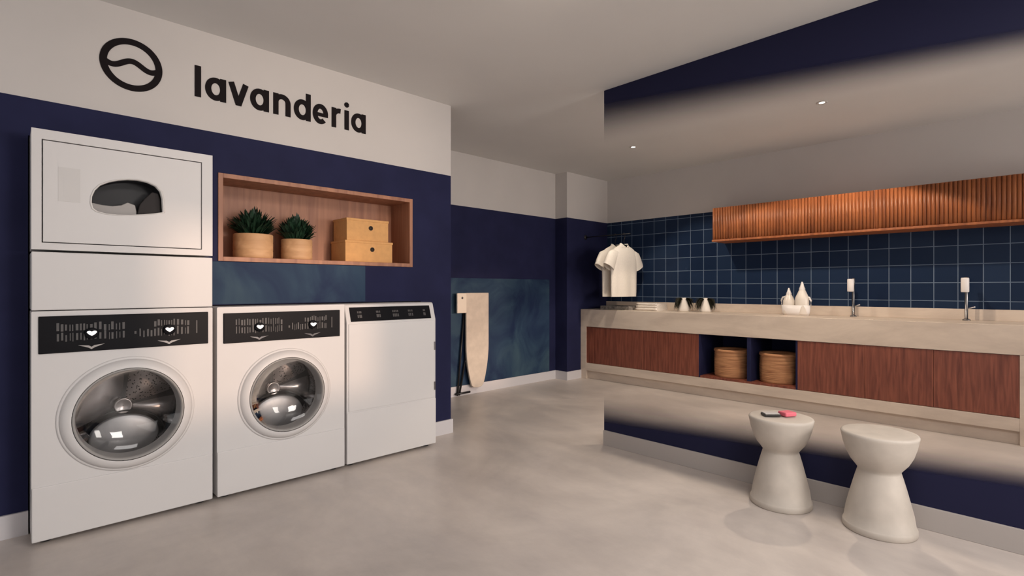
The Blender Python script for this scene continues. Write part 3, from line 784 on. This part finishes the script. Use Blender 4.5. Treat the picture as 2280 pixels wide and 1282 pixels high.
bottle(1.860, .055, .262, 'shorter white bottle with pointed cap, left one in the basket')
bottle(1.738, .062, .322, 'taller white bottle with pointed cap, right one in the basket')

# conical white vases with drooping dark foliage
def vase(y, label, seed):
    x = 5.66
    t = thing('potted_plant', (x, y, ZC), label, 'potted plant', 'white vases with dark plants on the counter')
    b = BM(); lathe(b, [(.002, 0), (.062, 0), (.068, .008), (.064, .035), (.048, .085), (.033, .125), (.027, .155), (.021, .157), (.020, .11), (.002, .11)], (x, y, ZC), 'z', 32); obj('vase', b, 'ceramic', t)
    b = BM(); rnd = random.Random(seed); 
    for _ in range(460):
        a = rnd.random() * 2 * PI; d = .065 + .060 * rnd.random(); hh = .02 + .035 * rnd.random()
        if -0.75 < math.cos(a - math.radians(214)) and math.cos(a - math.radians(214)) > .72: continue
        p0 = Vector((x + .012 * math.cos(a), y + .012 * math.sin(a), ZC + .135)); p1 = p0 + Vector((d * .6 * math.cos(a), d * .6 * math.sin(a), hh)); p2 = Vector((x + d * math.cos(a), y + d * math.sin(a), ZC + .006 + .13 * rnd.random()))
        p2.x = min(p2.x, XT - .035); p1.x = min(p1.x, XT - .035)
        sd = Vector((-math.sin(a), math.cos(a), 0)) * .0075; prev = None
        for i in range(6):
            tt = i / 5; p = p0 * (1 - tt) ** 2 + p1 * 2 * tt * (1 - tt) + p2 * tt * tt; k = (.4, .9, 1, .9, .6, .1)[i]
            cur = (b.verts.new(p - sd * k), b.verts.new(p + sd * k))
            if prev: b.faces.new((prev[0], prev[1], cur[1], cur[0])).smooth = True
            prev = cur
    obj('foliage', b, 'leaf_olive', t)
vase(2.995, 'white cone-shaped vase with dark foliage, nearer the folded towel', 11)
vase(2.735, 'white cone-shaped vase with dark foliage, nearer the white bottles', 12)

# folded towel and grey tray
tb = thing('folded_towel', (5.62, 3.40, ZC), 'pale folded towel lying on the counter between the shirts and the vases', 'towel')
def slab_round(b, x0, x1, y0, y1, z0, z1):
    n = 8; rs = []
    for i in range(n + 1):
        y = y0 + (y1 - y0) * i / n; zz = (z1 - z0); rr = zz / 2
        sec = [(x0 + rr - rr * math.cos(t), (z0 + z1) / 2 + rr * math.sin(t)) for t in [(-PI / 2 + PI * k / 6) for k in range(7)]]
        sec = [(x0 + rr - rr * math.cos(t * 1.0), (z0 + z1) / 2 + rr * math.sin(t)) for t in [(-PI / 2 + PI * k / 6) for k in range(7)]] + [(x1, z1 + .001 * math.sin(i)), (x1, z0)]
        rs.append([(px, y, pz) for px, pz in sec])
    rings(b, rs)
for z0, z1, s in ((ZC, ZC + .032, 0), (ZC + .0322, ZC + .062, .006), (ZC + .0622, ZC + .088, .010)):
    b = BM(); slab_round(b, 5.50 + s, 5.74, 3.25 + s, 3.545 - s, z0, z1); obj('towel_layer', b, 'towel', tb)
gt = thing('counter_tray', (5.60, 3.81, ZC), 'low mottled grey tray on the counter under the hanging shirts', 'tray')
b = BM(); bx(b, 5.44, 5.76, 3.60, 4.02, ZC, ZC + .006); obj('tray_base', b, 'tray_grey', gt)
b = BM(); 
for q in ((5.44, 5.452, 3.60, 4.02), (5.748, 5.76, 3.60, 4.02), (5.452, 5.748, 3.60, 3.612), (5.452, 5.748, 4.008, 4.02)): bx(b, *q, ZC + .006, ZC + .045)
obj('tray_rim', b, 'tray_grey', gt)

# ------------------------------------------------------------------ shirts on a rail
RX, RZ = 5.40, 1.805
rl = thing('clothes_rail', (RX, YCOL, RZ), 'thin black clothes rail projecting from the navy corner wall', 'clothes rail')
b = BM(); tube(b, [(RX, YCOL - .006, RZ), (RX, 3.55, RZ)], .006, 12); obj('rail_bar', b, 'black_metal', rl)
b = BM(); lathe(b, [(.002, YCOL - .001), (.030, YCOL - .001), (.030, YCOL - .008), (.012, YCOL - .014), (.002, YCOL - .014)], (RX, 0, RZ), 'y', 24); obj('wall_flange', b, 'black_metal', rl)

def shirt(y, cx, label, hl, seed):
    rnd = random.Random(seed); ph = rnd.random() * 6
    z0 = 1.045; zs = 1.625; zn = 1.672
    h = thing('clothes_hanger', (cx, y, zn - .01), hl, 'hanger', 'clothes hangers on the rail')
    b = BM(); tube(b, [(cx - .19, y, 1.612), (cx - .10, y, 1.648), (cx - .02, y, 1.672), (cx, y, 1.676), (cx + .02, y, 1.672), (cx + .10, y, 1.648), (cx + .19, y, 1.612)], .008, 10); obj('shoulder_bar', b, 'black_metal', h)
    b = BM(); tube(b, [(cx, y, 1.672), (cx, y, 1.735), (cx + .013, y, 1.755), (cx + .0225, y, 1.785), (cx + .019, y, 1.808), (cx, y, 1.8185), (cx - .019, y, 1.808), (cx - .022, y, 1.79)], .0045, 8); obj('hook', b, 'black_metal', h)
    b = BM(); n = 40; rs = []
    rows = [(z0, .258, .046), (1.10, .262, .048), (1.20, .262, .050), (1.30, .262, .052), (1.40, .265, .055), (1.48, .272, .056), (1.54, .268, .054), (1.59, .250, .046), (1.622, .205, .036), (1.645, .150, .030), (1.665, .095, .030), (1.682, .078, .034)]
    for k, (z, w, d) in enumerate(rows):
        ring = []
        for i in range(n):
            a = 2 * PI * i / n; c, s = math.cos(a), math.sin(a)
            fold = .013 * math.sin(7 * a + ph + 1.5 * (z - 1)) * max(0, (1.55 - z) / .5) * (abs(s))
            dd = d + fold
            zz = z - (.055 if s < 0 else .012) * (1 - abs(c)) if k >= len(rows) - 2 else z
            ring.append((cx + w * math.copysign(abs(c) ** .8, c), y + dd * s, zz))
        rs.append(ring)
    rings(b, rs, False, False)
    for sg in (-1, 1):                                             # sleeves
        sl = []
        for px, pz, rw, rd in ((.17, 1.575, .070, .038), (.225, 1.540, .092, .044), (.275, 1.470, .094, .046), (.315, 1.395, .094, .046)):
            nx, nz = sg * .88, .47                                   # across the sleeve
            sl.append([(cx + sg * px + nx * rw * math.cos(2 * PI * i / 24), y + rd * math.sin(2 * PI * i / 24), pz + nz * rw * math.cos(2 * PI * i / 24)) for i in range(24)])
        rings(b, sl, True, False)
    t = thing('hanging_shirt', (cx, y, z0), label, 'shirt', 'white shirts hanging on the rail')
    o = obj('shirt_body', b, 'shirt_cloth', t)
    b = BM(); rr = []
    for w, d, z in ((.079, .035, 1.676), (.076, .033, 1.692), (.072, .030, 1.692), (.074, .031, 1.676)):
        rr.append([(cx + w * math.cos(2 * PI * i / 32), y + d * math.sin(2 * PI * i / 32), z - (.055 if math.sin(2 * PI * i / 32) < 0 else .012) * (1 - abs(math.cos(2 * PI * i / 32)))) for i in range(32)])
    rings(b, rr + [rr[0]], False, False); obj('collar', b, 'shirt_cloth', t)
shirt(3.64, RX, 'front one of the two white short-sleeved shirts hanging above the counter', 'dark hanger carrying the front white shirt', 1)
shirt(3.78, RX + .02, 'rear white short-sleeved shirt, half hidden behind the front shirt', 'dark hanger carrying the rear white shirt', 2)

# ------------------------------------------------------------------ stools
def stool(x, y):
    b = BM(); r = .150
    lathe(b, [(.002, 0), (r - .004, 0), (r, .006), (r, .026), (r - .003, .032), (r - .006, .034), (r - .014, .09), (r - .028, .15), (r - .043, .21), (r - .055, .255), (.088, .278), (.086, .286), (.096, .300), (.116, .326), (.134, .362), (.147, .405), (.155, .445), (.157, .455), (.154, .462), (.146, .4645), (.05, .461), (.002, .4605)], (x, y, 0), 'z', 72)
    return obj('stool', b, 'stone_seat', origin=(x, y, 0))
s1 = stool(2.98, 1.02); tag(s1, 'pale stone-like hourglass stool with small items on its seat, behind the empty one', 'stool', 'hourglass stools in front of the glass partition')
s2 = s1.copy(); COL.objects.link(s2); s2.location = (3.0, .585, 0); s2['label'] = 'pale stone-like hourglass stool with a bare seat, the nearer one'
ZS = .4652
b = BM()
def rot_box(b, cx, cy, w, d, z0, z1, ang):
    c, s = math.cos(ang), math.sin(ang); vs = bx(b, -w / 2, w / 2, -d / 2, d / 2, z0, z1)
    for v in vs: v.co = Vector((cx + v.co.x * c - v.co.y * s, cy + v.co.x * s + v.co.y * c, v.co.z))
AN = math.radians(-44)
pn = thing('black_case', (2.955, 1.062, ZS), 'small flat black case with pale edge lying on the rear stool', 'case')
rot_box(b, 2.955, 1.062, .085, .055, ZS, ZS + .012, AN); obj('case_body', b, 'item_black', pn, .003)
b = BM(); rot_box(b, 2.957, 1.064, .075, .046, ZS + .0122, ZS + .016, AN); obj('case_lid', b, 'item_rim', pn, .001)
b = BM(); rot_box(b, 3.018, 1.000, .070, .060, ZS, ZS + .022, AN + .25); tag(obj('pink_pouch', b, 'pink_cloth', None, .006, 3), 'small pink pouch lying beside the black case on the rear stool', 'pouch')

# ------------------------------------------------------------------ downlights
def downlight(x, y, label):
    t = thing('downlight', (x, y, HC - .004), label, 'ceiling light', 'recessed ceiling downlights')
    b = BM(); lathe(b, [(.021, HC - .0005), (.040, HC - .0005), (.040, HC - .003), (.034, HC - .005), (.021, HC - .003)], (x, y, 0), 'z', 32); obj('trim_ring', b, 'downlight_trim', t)
    b = BM(); lathe(b, [(.002, HC - .003), (.0215, HC - .003), (.0215, HC - .0005), (.002, HC - .0005)], (x, y, 0), 'z', 24); obj('lamp_lens', b, 'downlight_lamp', t)
SP = ((4.637, 3.013), (4.587, 1.267))
downlight(*SP[0], 'recessed ceiling downlight nearer the far corner wall')
downlight(*SP[1], 'recessed ceiling downlight above the faucets, farther from the corner')

# ------------------------------------------------------------------ light
def spot(name, loc, target, power, cone, blend, col):
    l = bpy.data.lights.new(name, 'SPOT'); l.energy = power; l.spot_size = math.radians(cone); l.spot_blend = blend; l.color = col; l.shadow_soft_size = .04
    o = bpy.data.objects.new(name, l); COL.objects.link(o); o.location = loc
    o.rotation_euler = (Vector(target) - Vector(loc)).to_track_quat('-Z', 'Y').to_euler(); return o
def area(name, loc, direction, sx, sy, power, col, spread=180):
    l = bpy.data.lights.new(name, 'AREA'); l.shape = 'RECTANGLE'; l.size = sx; l.size_y = sy; l.energy = power; l.color = col; l.spread = math.radians(spread)
    o = bpy.data.objects.new(name, l); COL.objects.link(o); o.location = loc
    o.rotation_euler = Vector(direction).to_track_quat('-Z', 'Y').to_euler(); return o
spot('downlight_beam', (SP[0][0], SP[0][1], HC - .02), (SP[0][0] + .4, SP[0][1] - .5, 0), 60, 112, .25, (1, .88, .74))
spot('downlight_beam', (SP[1][0], SP[1][1], HC - .02), (SP[1][0] + .3, SP[1][1] + .2, 0), 92, 117, .08, (1, .82, .64))
area('side_fill', (XL - .02, 0, 1.0), (1, 0, .75), 5.0, 1.6, 28, (1, .97, .96))  # added fill at the unseen side opening, tilted up to lift the ceiling
area('window_daylight', ((WINA[0] + WINA[1]) / 2, YR + .02, 1.65), (-.1, 1, .2), 1.25, 1.0, 108, (1, .935, .885))
area('rear_wall_fill', (-.2, YR + .02, 1.5), (.25, 1, .3), 2.6, 1.6, 22, (1, .95, .93))  # added fill in front of solid wall, no window stands here
area('window_daylight_east', (5.3, YR + .02, 1.5), (-.1, 1, .1), 1.0, 1.2, 66, (1, .93, .87))
area('overhead_fill', (1.3, -.4, HC - .02), (0, 0, -1), 1.6, 1.2, 50, (1, .955, .93))  # added fill overhead to brighten the floor, not a lamp of the room
o_ = spot('lettering_wall_fill', (2.0, .9, HC - .03), (1.45, YA, 2.10), 62, 62, 1.0, (1, .80, .64)); o_.data.shadow_soft_size = .15  # added warm spot out of view, brightens the wall around the lettering
sl = bpy.data.lights.new('low_sun', 'SUN'); sl.energy = 1.15; sl.angle = math.radians(2.2); sl.color = (1, .66, .46)
so = bpy.data.objects.new('low_sun', sl); COL.objects.link(so); so.rotation_euler = Vector((-.21, 1, -.10)).to_track_quat('-Z', 'Y').to_euler()

W = bpy.data.worlds.new('World'); S.world = W; W.use_nodes = True
bg = W.node_tree.nodes['Background']; bg.inputs['Color'].default_value = (.80, .84, .90, 1); bg.inputs['Strength'].default_value = .25

# ------------------------------------------------------------------ camera
F = math.sqrt((2350. - 1140) * (1140 - 15.)); TH = math.atan2(2350. - 1140, F)
cd = bpy.data.cameras.new('Camera'); cam = bpy.data.objects.new('Camera', cd); COL.objects.link(cam)
cd.sensor_fit = 'HORIZONTAL'; cd.sensor_width = 36; cd.lens = F / 2280 * 36; cd.clip_start = .02
cam.location = (0, 0, 1.15); cam.rotation_euler = (PI / 2, 0, TH - PI / 2)
S.camera = cam
S.view_settings.view_transform = 'Standard'; S.view_settings.look = 'None'; S.view_settings.gamma = 1; S.view_settings.exposure = .04
S.view_settings.use_curve_mapping = False
S.cycles.use_denoising = True
S.cycles.max_bounces = 10; S.cycles.diffuse_bounces = 6; S.cycles.transparent_max_bounces = 12
S.cycles.sample_clamp_indirect = 6
